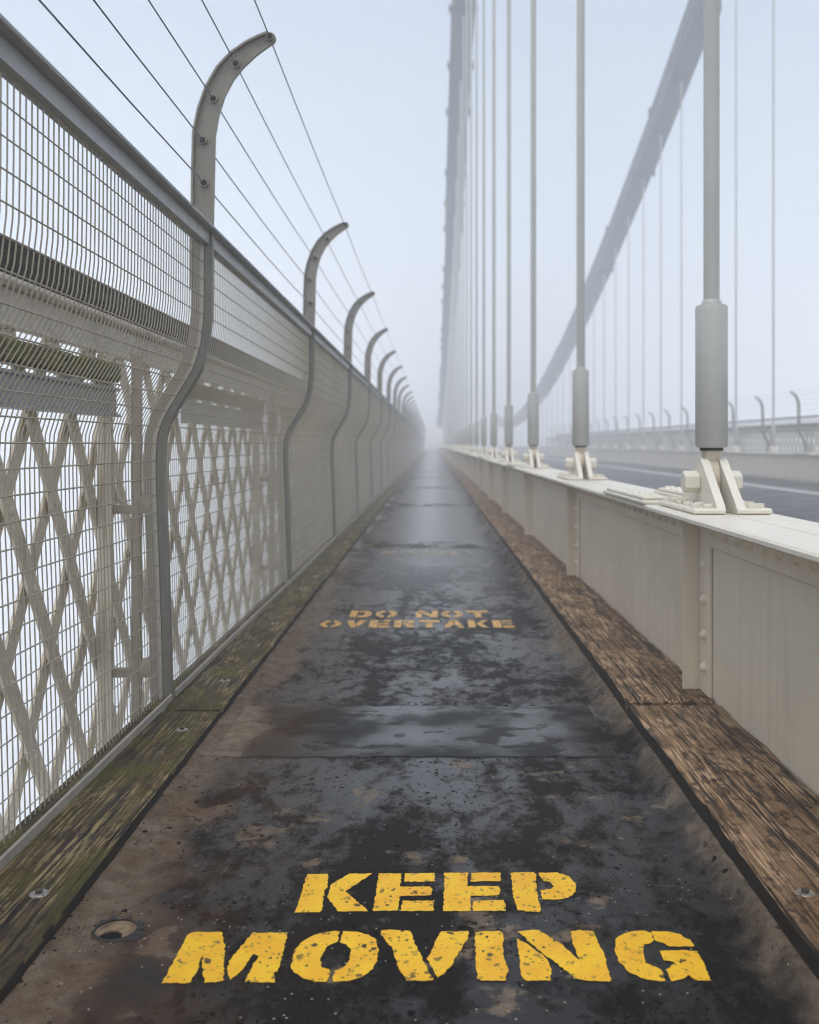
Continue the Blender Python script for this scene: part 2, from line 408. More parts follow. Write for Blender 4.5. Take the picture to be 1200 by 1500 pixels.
NEAR_LETTERS = {
 'K': [[(-0.2244,1.7681),(-0.1872,1.7681),(-0.1828,1.7155),(-0.1862,1.7011),(-0.1822,1.6323),(-0.1843,1.6236),(-0.2267,1.6236)],[(-0.1491,1.7697),(-0.1064,1.7707),(-0.1497,1.7001),(-0.105,1.6279),(-0.1557,1.627),(-0.1794,1.6775),(-0.1764,1.7278)]],
 'E': [[(-0.0951,1.7707),(-0.055,1.7707),(-0.0551,1.718),(-0.0048,1.718),(0.0007,1.7059),(-0.0025,1.6845),(-0.055,1.6822),(-0.0574,1.6301),(-0.0978,1.6279)],[(-0.0478,1.7707),(0.0052,1.7718),(0.0051,1.7377),(-0.049,1.7367)],[(-0.0502,1.6646),(0.0034,1.6646),(0.0021,1.6288),(-0.0522,1.6279)]],
 'E2': [[(0.0222,1.7733),(0.0644,1.7733),(0.0624,1.7194),(0.1167,1.7194),(0.1188,1.702),(0.1133,1.6845),(0.0656,1.6831),(0.0635,1.6301),(0.0607,1.627),(0.0193,1.6279)],[(0.0714,1.7733),(0.1242,1.7733),(0.1218,1.7392),(0.0682,1.7377)],[(0.0695,1.6637),(0.1217,1.6674),(0.1246,1.6501),(0.122,1.6288),(0.0666,1.6279)]],
 'P': [[(0.1416,1.7707),(0.1499,1.7749),(0.1827,1.7759),(0.1873,1.7656),(0.1835,1.7402),(0.1802,1.6729),(0.1804,1.6323),(0.1765,1.6244),(0.1428,1.6301),(0.1387,1.6683)],[(0.1926,1.7733),(0.2256,1.7749),(0.2458,1.7579),(0.2526,1.7278),(0.2487,1.7011),(0.2345,1.6775),(0.212,1.6683),(0.1868,1.6706),(0.1881,1.702),(0.2051,1.7083),(0.2129,1.718),(0.2103,1.7327),(0.1937,1.7427)]],
 'M': [[(-0.3872,1.4109),(-0.3859,1.5393),(-0.384,1.5544),(-0.3719,1.559),(-0.3329,1.5582),(-0.3199,1.5172),(-0.3005,1.4188),(-0.3095,1.4125),(-0.3263,1.4109),(-0.3339,1.4349),(-0.3474,1.4853),(-0.3491,1.4783),(-0.3445,1.448),(-0.3486,1.4109)],[(-0.2833,1.5563),(-0.2279,1.5563),(-0.2267,1.4888),(-0.2265,1.4414),(-0.2303,1.4381),(-0.2262,1.4125),(-0.2691,1.4125),(-0.2663,1.458),(-0.2622,1.4853),(-0.2707,1.4923),(-0.2741,1.4715),(-0.283,1.4349),(-0.2913,1.4179),(-0.3004,1.4414),(-0.3042,1.4698)]],
 'O': [[(-0.155,1.5613),(-0.1472,1.5582),(-0.1471,1.5282),(-0.1597,1.5154),(-0.1665,1.494),(-0.1667,1.4715),(-0.1637,1.4529),(-0.1515,1.4463),(-0.1486,1.43),(-0.1515,1.4131),(-0.168,1.415),(-0.1864,1.4236),(-0.2014,1.4381),(-0.2087,1.4563),(-0.2099,1.4993),(-0.2019,1.5282),(-0.1825,1.5525)],[(-0.1398,1.5601),(-0.1246,1.5601),(-0.0992,1.5487),(-0.088,1.5337),(-0.082,1.5029),(-0.0826,1.4715),(-0.0875,1.448),(-0.1001,1.4268),(-0.1199,1.4157),(-0.1438,1.4131),(-0.1433,1.443),(-0.1303,1.4546),(-0.1232,1.4749),(-0.124,1.5064),(-0.1325,1.5209),(-0.1432,1.5264)]],
 'V': [[(-0.0824,1.5506),(-0.0792,1.5628),(-0.0679,1.5651),(-0.0346,1.5613),(-0.0253,1.5172),(-0.0101,1.4613),(0.0019,1.4204),(-0.0047,1.4163),(-0.0374,1.4172),(-0.0486,1.4447),(-0.0599,1.5064)],[(0.0144,1.5601),(0.058,1.5601),(0.0563,1.5393),(0.0294,1.4613),(0.0257,1.4513),(0.0088,1.4236),(0.0036,1.4349),(-0.0043,1.4681),(-0.0071,1.4783)]],
 'I': [[(0.0682,1.5563),(0.0731,1.5601),(0.1092,1.5613),(0.1119,1.5506),(0.1079,1.4853),(0.1119,1.448),(0.1061,1.4172),(0.0716,1.4163),(0.0658,1.422),(0.066,1.4853)]],
 'N': [[(0.1326,1.5356),(0.139,1.5337),(0.1675,1.4888),(0.1745,1.4715),(0.1753,1.4414),(0.1698,1.4172),(0.1369,1.4157),(0.1303,1.4284),(0.1319,1.4853)],[(0.1358,1.5602),(0.1486,1.5615),(0.1598,1.565),(0.1704,1.565),(0.1853,1.542),(0.1978,1.523),(0.2102,1.4983),(0.2209,1.4725),(0.218,1.5299),(0.2207,1.5593),(0.2335,1.5637),(0.2556,1.5595),(0.2577,1.518),(0.2612,1.4867),(0.2583,1.421),(0.2553,1.4149),(0.2197,1.4161),(0.2075,1.4228),(0.1892,1.457),(0.168,1.4933)]],
 'G': [[(0.3232,1.5609),(0.3401,1.5621),(0.3467,1.5546),(0.3458,1.534),(0.3376,1.5227),(0.3274,1.5179),(0.3206,1.4906),(0.3198,1.4642),(0.3368,1.4495),(0.3375,1.4159),(0.3233,1.4159),(0.3026,1.4246),(0.2871,1.4423),(0.2793,1.4716),(0.2787,1.5022),(0.287,1.534),(0.3033,1.5546)],[(0.3481,1.5609),(0.371,1.5609),(0.3912,1.5504),(0.4029,1.532),(0.4052,1.514),(0.3656,1.5128),(0.3602,1.5239),(0.3475,1.5308)],[(0.3463,1.4991),(0.3812,1.503),(0.4052,1.4991),(0.4045,1.4642),(0.4029,1.4159),(0.3818,1.4159),(0.3746,1.4316),(0.36,1.4194),(0.3448,1.4148),(0.3451,1.4477),(0.3617,1.4642),(0.3611,1.4698),(0.3459,1.4716)]],
}
BAY = 2.438
Z = lambda r: CZ + r            # heights measured from the eye line
NB = 40                         # bays built (the fog swallows the rest)
YEND = 0.43 + BAY * NB

# ------------------------------------------------------------------ the setting
b = MB(); b.box(-700, 700, -500, 1200, -76, -75)
obj('river_bed', b, M['white_bounce'], kind='structure')  # gorge floor, whitened as a reflector for the haze
b = MB(); b.box(-720, 720, -520, 1220, -77.5, 22.5)
haze = obj('haze', b, None, kind='stuff'); haze.data.materials.append(hm)

# footpath with a real drain hole
DX, DY, DR = -0.5025, 1.563, 0.034
cols = [(-0.80, .014), (-0.60, .013), (-0.572, .008), (-0.548, 0), (-0.457, 0), (0.44, 0), (0.493, .005), (0.521, .036), (0.80, .036)]
def footpath(mir):
    b = MB(mir=mir)
    ys = [-1.0, 1.0, 1.5, 1.63, 2.4, 3.0, 4, 6, 9, 14, 20, 30, 45, 65, 90, 130]
    g = [[b.pt((x, y, z)) for x, z in cols] for y in ys]
    for i in range(len(ys) - 1):
        for j in range(len(cols) - 1):
            if not mir and i == 2 and j == 3: continue
            b.face([g[i][j], g[i][j + 1], g[i + 1][j + 1], g[i + 1][j]])
    if not mir:
        n = 32; circ = [b.pt((DX + DR * math.cos(2 * math.pi * k / n), DY + DR * math.sin(2 * math.pi * k / n), 0)) for k in range(n)]
        x0, x1, y0, y1 = -0.548, -0.457, 1.5, 1.63
        sq = []
        for k in range(n):
            a = 2 * math.pi * k / n; c_, s_ = math.cos(a), math.sin(a)
            t = min(((x1 - DX) if c_ > 0 else (x0 - DX)) / c_ if abs(c_) > 1e-6 else 9, ((y1 - DY) if s_ > 0 else (y0 - DY)) / s_ if abs(s_) > 1e-6 else 9)
            sq.append(b.pt((DX + t * c_, DY + t * s_, 0)))
        for k in range(n): b.face([circ[k], sq[k], sq[(k + 1) % n], circ[(k + 1) % n]])
        for (cx, cy) in ((x0, y0), (x1, y0), (x1, y1), (x0, y1)):
            a = math.atan2(cy - DY, cx - DX) % (2 * math.pi); k = int(a / (2 * math.pi) * n)
            b.face([sq[k], b.pt((cx, cy, 0)), sq[(k + 1) % n]])
    return b
path = obj('footpath', footpath(False), M['asphalt'], kind='structure')
fpath = obj('footpath', footpath(True), M['asphalt'], kind='structure')
for k in range(6):              # smooth repair strips across the path
    y0 = 2.43 + k * 2 * BAY
    b = MB(); jit = random.Random(k)
    n = 40; lo = [(-0.547 + 1.02 * i / n, y0 + jit.uniform(-.006, .006)) for i in range(n + 1)]
    hi = [(-0.547 + 1.02 * i / n, y0 + 0.465 + jit.uniform(-.008, .008)) for i in range(n + 1)]
    b.prism(lo + hi[::-1], 'z', -0.01, 0.0018)
    obj('asphalt_strip', b, M['patch'], path)
b = MB(); b.box(-0.80, 0.80, -1, 130, -0.14, -0.05)
obj('deck_slab', b, M['lattice'], path)

# carriageway between the two plate girders
b = MB(); b.box(0.80, 2 * AX - 0.80, -4, 130, -0.2, 0.03)
road = obj('carriageway', b, M['road'], kind='structure')
for x0, x1 in ((5.62, 5.86), (2 * AX - 5.86, 2 * AX - 5.62)):
    b = MB(); b.box(x0, x1, -4, 130, 0.02, 0.034); obj('gutter', b, M['gutter'], road)
for x0, x1 in ((0.92, 1.02), (2 * AX - 1.02, 2 * AX - 0.92)):
    b = MB(); b.box(x0, x1, -4, 130, 0.02, 0.11, .01); obj('road_kerb', b, M['edge'], road)

# drain cup in the hole
d = thing('drain', 'small round tan metal drain with an off-centre dark hole near the left kerb', 'drain', (DX, DY, -0.02))
b = MB((DX, DY, -0.02)); n = 32
def ring(b, cx, cy, r, z, n=32): return [b.pt((cx + r * math.cos(2 * math.pi * k / n), cy + r * math.sin(2 * math.pi * k / n), z)) for k in range(n)]
rs = [ring(b, DX, DY, .0325, .001), ring(b, DX, DY, .0295, .0005), ring(b, DX, DY, .028, -.003), ring(b, DX - .007, DY - .008, .0188, -.0045), ring(b, DX - .007, DY - .008, .0185, -.007)]
for a, c in zip(rs, rs[1:]):
    for k in range(n): b.face([a[k], a[(k + 1) % n], c[(k + 1) % n], c[k]], True)
obj('cup', b, M['drain'], d)
b = MB((DX, DY, -0.02)); hr = [ring(b, DX - .007, DY - .008, .0187, -.0055), ring(b, DX - .007, DY - .008, .0187, -.08)]
for q in range(n): b.face([hr[0][q], hr[0][(q + 1) % n], hr[1][(q + 1) % n], hr[1][q]], True)
b.face(hr[1]); obj('hole', b, M['black'], d)
b = MB((DX, DY, -0.02)); rr = random.Random(3)
ri = ring(b, DX, DY, .032, .0035); ro = []
for q in range(n):
    a = 2 * math.pi * q / n; r_ = .035 + (.022 * rr.random() ** 1.5 if math.sin(a + .6) > -.3 else .004 * rr.random())
    ro.append(b.pt((DX + r_ * math.cos(a), DY + r_ * math.sin(a), .0012)))
for q in range(n): b.face([ri[q], ri[(q + 1) % n], ro[(q + 1) % n], ro[q]])
rl = ring(b, DX, DY, .032, -.004)
for q in range(n): b.face([rl[q], rl[(q + 1) % n], ri[(q + 1) % n], ri[q]])
obj('tar_crust', b, M['tar'], d)

# ------------------------------------------------------------------ painted words
def letter_mesh(b, polys, seed, z=.0012, jit=.0014, step=.006):
    r = random.Random(seed)
    for poly in polys:
        q = []
        for p, p2 in zip(poly, poly[1:] + poly[:1]):
            L = math.hypot(p2[0] - p[0], p2[1] - p[1]); m = max(1, int(L / step))
            for i in range(m):
                t = i / m
                q.append((p[0] + (p2[0] - p[0]) * t + r.uniform(-jit, jit), p[1] + (p2[1] - p[1]) * t + r.uniform(-jit, jit)))
        bm = bmesh.new(); vs = [bm.verts.new((x, y, z)) for x, y in q]
        f = bm.faces.new(vs)
        if f.normal.z < 0: f.normal_flip()
        bmesh.ops.triangulate(bm, faces=bm.faces[:])
        b.addbm(bm)
wd = thing('painted_words', 'bright yellow stencilled words KEEP MOVING on the asphalt at the front', 'road marking', (0, 1.6, 0), 'yellow stencilled words')
for i, (ch, polys) in enumerate(NEAR_LETTERS.items()):
    b = MB((0, 1.6, 0)); letter_mesh(b, polys, i); obj('letter', b, M['yellow'], wd)
def arc(cx, cy, rx, ry, a0, a1, n=8): return [(cx + rx * math.cos(R(a0 + (a1 - a0) * i / n)), cy + ry * math.sin(R(a0 + (a1 - a0) * i / n))) for i in range(n + 1)]
ST = {  # unit-square stencil letters
    'O': [arc(.47, .5, .47, .5, 95, 265) + arc(.47, .5, .2, .24, 258, 102), arc(.53, .5, .47, .5, -85, 85) + arc(.53, .5, .2, .24, 78, -78)],
    'D': [[(0, 0), (.32, 0), (.32, 1), (0, 1)], [(.38, 0), (.6, 0)] + arc(.6, .5, .4, .5, -80, 80) + [(.6, 1), (.38, 1), (.38, .74), (.5, .74)] + arc(.5, .5, .2, .24, 80, -80) + [(.5, .26), (.38, .26)]],
    'N': [[(0, 0), (.28, 0), (.28, .5), (0, .85)], [(.02, 1), (.34, 1), (.72, .4), (.72, 1), (1, 1), (1, 0), (.68, 0)]],
    'T': [[(0, .72), (1, .72), (1, 1), (0, 1)], [(.34, 0), (.66, 0), (.66, .66), (.34, .66)]],
    'V': [[(0, 1), (.34, 1), (.6, .1), (.5, 0), (.36, 0)], [(.66, 1), (1, 1), (.66, .05), (.52, .4)]],
    'E': [[(0, 0), (.4, 0), (.4, .4), (.92, .4), (.92, .62), (.4, .62), (.4, 1), (0, 1)], [(.46, 0), (1, 0), (1, .26), (.46, .26)], [(.46, .76), (.97, .76), (.97, 1), (.46, 1)]],
    'R': [[(0, 0), (.34, 0), (.34, 1), (0, 1)], [(.4, 1), (.72, 1)] + arc(.72, .72, .26, .28, 85, -60) + [(1, 0), (.66, 0), (.5, .4), (.4, .4), (.4, .6), (.64, .62), (.66, .78), (.4, .78)]],
    'A': [[(0, 0), (.3, 0), (.42, .3), (.47, .3), (.47, 1), (.36, 1)], [(.53, 1), (.66, 1), (1, 0), (.7, 0), (.6, .3), (.53, .3)]],
    'K': [[(0, 0), (.34, 0), (.34, 1), (0, 1)], [(.4, .5), (.66, 1), (1, 1), (.68, .52), (1, 0), (.64, 0)]],
    'P': [[(0, 0), (.36, 0), (.36, 1), (0, 1)], [(.42, 1), (.7, 1)] + arc(.7, .68, .28, .32, 85, -85) + [(.42, .36), (.42, .56), (.6, .58), (.6, .78), (.42, .78)]],
    'M': [[(0, 0), (.26, 0), (.3, .5), (.4, 0), (.48, 0), (.48, .5), (.3, 1), (.06, 1)], [(.52, 0), (.6, 0), (.7, .5), (.74, 0), (1, 0), (.94, 1), (.7, 1), (.52, .5)]],
    'I': [[(0, 0), (1, 0), (1, 1), (0, 1)]],
    'G': [arc(.47, .5, .47, .5, 95, 265) + arc(.47, .5, .2, .24, 258, 102), [(.53, 1)] + arc(.55, .5, .42, .5, 85, 40) + [(.8, .66), (.53, .74)], [(.53, 0), (1, 0), (1, .5), (.6, .5), (.6, .36), (.72, .36), (.72, .26), (.53, .26)]],
}
def words(lines, label, mat):
    o = thing('painted_words', label, 'road marking', (0, lines[0][3], 0), 'yellow stencilled words')
    for txt, x0, x1, y0, y1 in lines:
        u = sum({' ': .7, 'I': .5}.get(c, 1.18) for c in txt) - .18; s = (x1 - x0) / u; x = x0
        for c in txt:
            wdt = {' ': .7, 'I': .5}.get(c, 1.18)
            if c != ' ':
                b = MB((0, lines[0][3], 0)); cw = (wdt - .18) * s if c != 'I' else .34 * s
                letter_mesh(b, [[(x + p[0] * cw, y0 + p[1] * (y1 - y0)) for p in poly] for poly in ST[c]], ord(c), step=.03)
                obj('letter', b, mat, o)
            x += wdt * s
words([('OVERTAKE', -.48, .35, 4.14, 4.31), ('DO NOT', -.372, .256, 4.38, 4.56)], 'faded yellow stencilled words DO NOT OVERTAKE further along the wet path', M['yellow_far'])
words([('MOVING', -.354, .292, 6.86, 7.12), ('KEEP', -.28, .24, 7.28, 7.6)], 'barely visible worn pale words furthest along the path, under a sky reflection', M['yellow_worn'])

# ------------------------------------------------------------------ kerb timbers
def board(x0, x1, y0, y1, zt, zb, seed, org):
    """a worn plank: cambered top, chewed edges"""
    b = MB(org); n = max(6, int((y1 - y0) / .035)); xs = [x0, x0, x0 + .003, x0 + .012, x0 + .05, (x0 + x1) / 2, x1 - .012, x1 - .003, x1, x1]
    zz = [zb, zt - .006, zt - .0018, zt, zt, zt, zt, zt - .0018, zt - .006, zb]
    rows = []
    for i in range(n + 1):
        y = y0 + (y1 - y0) * i / n; row = []
        endd = min(i, n - i); dr = .006 if endd == 0 else 0
        for j, (x, z) in enumerate(zip(xs, zz)):
            e = 1.0 if j in (1, 2, 7, 8) else .35
            nv = noise.noise((x * 20 + seed, y * 7, z * 9)); nw = noise.noise((x * 60, y * 28 + seed, 3))
            row.append(b.pt((x + e * (.004 * nv + .003 * nw) * (0 if j in (0, 9) else 1), y + (.003 * nw if endd == 0 else 0), z + (0 if j in (0, 9) else e * (.003 * nv + .002 * nw) - dr))))
        rows.append(row)
    for a, c in zip(rows, rows[1:]):
        for j in range(len(xs) - 1): b.face([a[j], a[j + 1], c[j + 1], c[j]], True)
        b.face([a[-1], a[0], c[0], c[-1]])
    b.face(rows[0][::-1]); b.face(rows[-1])
    return b
def shade_sides(o, x_in):
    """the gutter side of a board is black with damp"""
    o.data.materials.append(M['wet_shade'])
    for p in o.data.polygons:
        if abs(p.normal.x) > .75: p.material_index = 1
def bolt(parent, org, x, y, z):
    b = MB(org); b.cyl((x, y, z - .004), (0, 0, 1), .0155, .0065, 20, .0015); wa = obj('washer', b, M['washer'], parent)
    b = MB(org); b.cyl((x, y, z + .0025), (0, 0, 1), .0062, .005, 6, 0, False); obj('bolt_head', b, M['bolt'], wa)
edges_l = [-.8, 2.762] + [2.762 + BAY * i for i in range(1, NB)]
for i, (y0, y1) in enumerate(zip(edges_l, edges_l[1:])):
    lab = ('mossy dark kerb timber with weathered grain at the front left under the mesh fence' if i == 0 else
           'mossy left kerb timber, the %s beyond the near board joint by the tall fence post' % ORD[i - 1] if i < 7 else 'mossy kerb timber far along the left side, dim in fog')
    b = board(-.815, -.588, y0 + .004, y1 - .004, .030 + .003 * math.sin(i * 2.1), -.03, i * 3.3, (-.70, y0, 0))
    o = tag(obj('kerb_timber', b, M['timber_moss']), lab, 'kerb', 'timber kerb boards on the left'); o.location = (-.70, y0, 0); shade_sides(o, 0)
    if i < 8:
        for yy in ([1.623, y1 - .21] if i == 0 else [y0 + .32, y0 + 1.3, y1 - .21]): bolt(o, (-.70, y0, 0), -.649, yy, .0315)
edges_r = [-2.186, 2.69] + [2.69 + 2 * BAY * i for i in range(1, NB // 2)]
for i, (y0, y1) in enumerate(zip(edges_r, edges_r[1:])):
    lab = ('worn brown kerb timber at the front right below the cream girder' if i == 0 else
           'brown right kerb timber, the %s beyond the near board joint by the girder stiffener' % ORD[i - 1] if i < 4 else 'brown kerb timber far along the right side, dim in fog')
    b = board(.532, .781, y0 + .005, y1 - .005, .064 + .007 * math.sin(i * 1.7 + .4), .0, 40 + i * 3.3, (.66, y0, 0))
    o = tag(obj('kerb_timber', b, M['timber_brown']), lab, 'kerb', 'timber kerb boards on the right'); o.location = (.66, y0, 0); shade_sides(o, 0)
    if i < 4:
        for yy in ([1.55] if i == 0 else [y0 + .44, y0 + 2.0, y0 + 3.5]): bolt(o, (.66, y0, 0), .588, yy, .0655)

# ------------------------------------------------------------------ plate girders
def girder(mir):
    lab = ('long cream riveted plate girder beside the footpath carrying the nearest hangers' if not mir else 'far cream plate girder beyond the road, hazy, carrying the far hangers')
    X = .7875; org = (2 * AX - X if mir else X, 0, 0)
    g = thing('plate_girder', lab, 'girder', org)
    B = lambda: MB(org, mir)
    P = lambda n, b, m, par=g, **k: obj(n, b, m, par, **k)
    b = B(); b.box(X - .006, X + .006, -2, 125, -.1, .570); P('web', b, M['girder'])
    b = B(); b.box(.652, X - .0015, -2, 125, .570, .588, .005); P('flange', b, M['flange'])
    b = B(); b.box(X + .0015, .918, -2, 125, .570, .588, .005); P('flange', b, M['flange'])
    nst = 24 if mir else 40
    st_me = an_me = riv_me = None
    far_r = MB(org, mir)
    rv = None
    for k in range(-1, nst):
        y = 2.832 + BAY * k
        b = B(); b.prism([(.722, y - .004), (.722, y + .004), (X - .007, y + .004), (X - .007, y - .004)], 'z', .02, .568)
        s1 = P('stiffener', b, M['girder'])
        b = B(); b.box(X - .018, X - .0065, y - .098, y - .005, .02, .566, .003); P('stiffener_leg', b, M['girder'], s1)
        b = B(); b.box(X - .020, X - .0065, y - BAY + .008, y - .112, .487, .5685, .003); a1 = P('top_angle', b, M['girder'])
        b = B(); b.box(.70, X - .021, y - BAY + .008, y - .112, .558, .5690, .002); P('angle_lip', b, M['girder'], a1)
        if k < 14:
            spots = [(X - .018, y - .055, zz) for zz in (.143, .234, .335, .432)]
            spots += [(X - .020, y - .165 - .1 * i, .532) for i in range(23)]
            for s in spots:
                if not mir and s[1] < 4.2 and s[1] > 1.3:
                    if rv is None: rb = MB(); rb.dome((0, 0, 0), (-1, 0, 0), .0155, .0135, 10); rv = rb.mesh('rivet', M['girder'])
                    o = link('rivet', rv, g); o.location = (s[0] - org[0], s[1], s[2])
                elif s[1] > 1.0: far_r.dome(s, (-1, 0, 0), .0155, .0135, 6)
    P('rivet_rows', far_r, M['girder'], kind='stuff')
    for k in range(0, 8 if mir else 12):      # splice plates stacked on the top flange
        y0 = 3.02 + 2 * BAY * k
        for x0, x1 in ((.645, X - .05), (X + .05, .925)):
            b = B(); b.box(x0, x1, y0, y0 + .70, .5885, .600, .003); s1 = P('splice_plate', b, M['flange'])
            b = B(); b.box(x0 + .008, x1 - .008, y0 + .03, y0 + .66, .6005, .611, .003); P('cover_plate', b, M['flange'], s1)
            if k < 2 and not mir:
                b = B()
                for i in range(7):
                    for xx in (x0 + .035, x1 - .035): b.dome((xx, y0 + .08 + i * .09, .6105), (0, 0, 1), .014, .009, 6)
                P('rivet_rows', b, M['flange'], s1, kind='stuff')
    return g
girder(False); girder(True)

# ------------------------------------------------------------------ chains (parabola between the towers)
def zc(y): return CZ + 1.45 + .0025 * (y - 86) ** 2
def chain(mir):
    X = .7875; org = (2 * AX - X if mir else X, 0, 0)
    lab = 'far hazy chain of stacked eyebars sweeping down beyond the road' if mir else 'near chain of stacked eyebars seen edge on above the nearest hangers'
    t = thing('suspension_chain', lab, 'chain', org)
    for tier in range(3):
        j0 = -3 + tier
        for li in range(14):
            ya = 2.77 + BAY * (j0 + 3 * li); yb = ya + 3 * BAY
            if ya > 100: break
            dz = .10 + tier * .24
            pa = Vector((X, ya, zc(ya) + dz)); pb = Vector((X, yb, zc(yb) + dz))
            d = (pb - pa).normalized(); up = Vector((0, -d.z, d.y))
            b = MB(org, mir)
            for i in range(11):
                xo = X - .27 + .54 * i / 10 + (.013 if li % 2 else -.013)
                q = [pa - up * .09, pb - up * .09, pb + up * .09, pa + up * .09]
                b.prism([(v.y, v.z) for v in q], 'x', xo - .0225, xo + .0225)
            obj('eyebars', b, M['chain'], t, kind='stuff')
            b = MB(org, mir); b.tube([pa + Vector((-.37, 0, 0)), pa + Vector((.37, 0, 0))], .07, 10)
            pin = obj('pin', b, M['chain'], t)
            for s in (-1, 1):
                b = MB(org, mir); b.cyl(pa + Vector((s * .325, 0, 0)), (s, 0, 0), .14, .03, 12); obj('pin_plate', b, M['chain'], pin)
chain(False); chain(True)

# ------------------------------------------------------------------ hangers
def hanger_meshes(mir):
    X = .7875; org = (2 * AX - X if mir else X, 2.77, .588)
    B = lambda: MB(org, mir); y = 2.77; L = []
    def neck(): 
        
        b = B(); b.tube([(X, y, .700), (X, y, .722), (X, y, .740), (X, y, .752), (X, y, .766)], [.012, .021, .0275, .028, .0285], 20)
        b.prism([(y + .046 * math.cos(R(i * 18)), .672 + .062 * math.sin(R(i * 18))) for i in range(20)], 'x', X - .0125, X + .0125, True); return b
    L.append(('eye', neck(), M['lattice'], None))
    b = B(); b.tube([(X, y, .764), (X, y, .7641), (X, y, .770), (X, y, 1.158), (X, y, 1.164), (X, y, 1.1641)], [.030, .040, .0445, .0445, .041, .03], 32); L.append(('sleeve', b, M['hanger'], None))
    b = B(); b.tube([(X, y, 1.163), (X, y, 1.168), (X, y, 1.172), (X, y, 1.180)], [.029, .029, .028, .0235], 24); L.append(('collar', b, M['hanger'], 'sleeve'))
    b = B(); b.tube([(X, y, .7555), (X, y, .7635)], .0325, 24); L.append(('dark_rim', b, M['tar'], 'sleeve'))  # dark ring round the lower end of the sleeve
    for s in (-1, 1):
        xa, xb = (X - .037, X - .0145) if s < 0 else (X + .0145, X + .037)
        # triangular upright with rounded top, standing in the Y-Z plane
        poly = [(y - .183, .590), (y - .183, .604), (y - .172, .616)] + [(y + .054 * math.cos(a), .682 + .054 * math.sin(a)) for a in [R(122 - 10.7 * i) for i in range(0, 7)]] + [(y + .172, .616), (y + .183, .604), (y + .183, .590)]
        b = B(); b.prism(poly, 'x', xa, xb)
        pm = b
        x0, x1 = (X - .100, X - .0145) if s < 0 else (X + .0145, X + .108)
        bk = ('bracket', b, M['flange'], None); L.append(bk)
        b = B(); b.box(x0, x1, y - .190, y + .215, .5895, .604, .004); L.append(('foot_plate', b, M['flange'], 'bracket'))
        b = B(); xs = xa if s < 0 else xb; b.cyl((xs, y, .668), (s, 0, 0), .031, .044, 6, .003, False); L.append(('nut', b, M['flange'], 'bracket'))
        for i in range(5):
            for xx in ((x0 + .018, x0 + .045) if s < 0 else (x1 - .018, x1 - .045)):
                if (i + (xx > 0 and int(xx * 1000) % 2)) % 1 == 0:
                    yy = y - .155 + i * .080 + (.02 if abs(xx - X) > .075 else 0)
                    b = B(); b.cyl((xx, yy, .604), (0, 0, 1), .0125, .011, 6, .001, False); L.append(('bolt', b, M['flange'], 'bracket'))
    b = B(); b.cyl((X - .03, y, .668), (1, 0, 0), .016, .06, 12); L.append(('pin', b, M['hanger'], None))
    return [(n, bb.mesh(n, m), p) for n, bb, m, p in L], org
def hangers(mir, ks):
    ms, org = hanger_meshes(mir)
    for k in ks:
        y = 2.77 + BAY * k
        if mir: lab = ('far side hanger rod beyond the road, the %s from the right edge' % ORD[ks.index(k)]) if ks.index(k) < 6 else 'pale hanger rod in the far row, deep in fog beyond the road'; gp = 'far hanger rods'
        elif k == 0: lab = 'nearest thick hanger rod with big sleeve and bolted shoe on the girder top'; gp = 'near hanger rods'
        elif k < 8: lab = 'pale hanger rod, the %s beyond the nearest one along the near girder' % ORD[k - 1]; gp = 'near hanger rods'
        else: lab = 'faint hanger rod far along the near girder where rods merge in fog'; gp = 'near hanger rods'
        h = thing('hanger', lab, 'hanger rod', (org[0], y, org[2]), gp); last = {}
        b = MB((.7875 if not mir else 2 * AX - .7875, y, org[2])); X = b.o[0]
        zt = zc(y) + .02
        b.tube([(X, y, 1.17), (X, y, 1.6), (X, y, zt)], .0222, 16 if k < 3 and not mir else 8); obj('rod', b, M['hanger'], h)
        b = MB(b.o); b.box(X - .20, X + .20, y - .05, y + .05, zt - .12, zt + .02, .01); obj('chain_clip', b, M['chain'], h)
        for n, me, par in ms:
            if n in ('bolt', 'nut', 'foot_plate', 'collar') and (mir or k > 7) and n != 'nut': continue
            o = link(n, me, last[par] if par else h)
            if not par: last[n] = o
hangers(False, list(range(-1, 28)))
hangers(True, list(range(6, 26)))

# ------------------------------------------------------------------ safety fence on the outer edge
PROF = [(-.757, -.752), (-.762, -.55), (-.770, -.30), (-.7765, -.14), (-.778, -.05), (-.774, .02), (-.760, .065), (-.735, .112), (-.700, .168), (-.668, .223), (-.648, .29), (-.640, .36), (-.6385, .45), (-.638, .635)]
def lerp_prof(z):
    for (xa, za), (xb, zb) in zip(PROF, PROF[1:]):
        if za <= z <= zb: return xa + (xb - xa) * (z - za) / (zb - za)
    return PROF[0][0] if z < PROF[0][1] else PROF[-1][0]
FX = -.0285                      # the mesh sits a little behind the front of the post
def mesh_path():
    return [(x + FX, z) for x, z in PROF[:-1] if z > -.74] + [(PROF[-1][0] + FX, .580)]
def arc_pts(step):
    p = [(PROF[0][0] + FX, -.735)] + mesh_path(); out = []; acc = 0; nxt = .03
    for a, c in zip(p, p[1:]):
        L = math.hypot(c[0] - a[0], c[1] - a[1])
        while nxt <= acc + L:
            t = (nxt - acc) / L; out.append((a[0] + (c[0] - a[0]) * t, a[1] + (c[1] - a[1]) * t)); nxt += step
        acc += L
    return out
ARM = [(-.6690, .635, .0315), (-.6665, .80, .0325), (-.664, .90, .0325), (-.652, .965, .0315), (-.632, 1.025, .0305), (-.603, 1.078, .0295), (-.568, 1.118, .0275), (-.528, 1.150, .0235), (-.495, 1.170, .020), (-.472, 1.182, .017)]
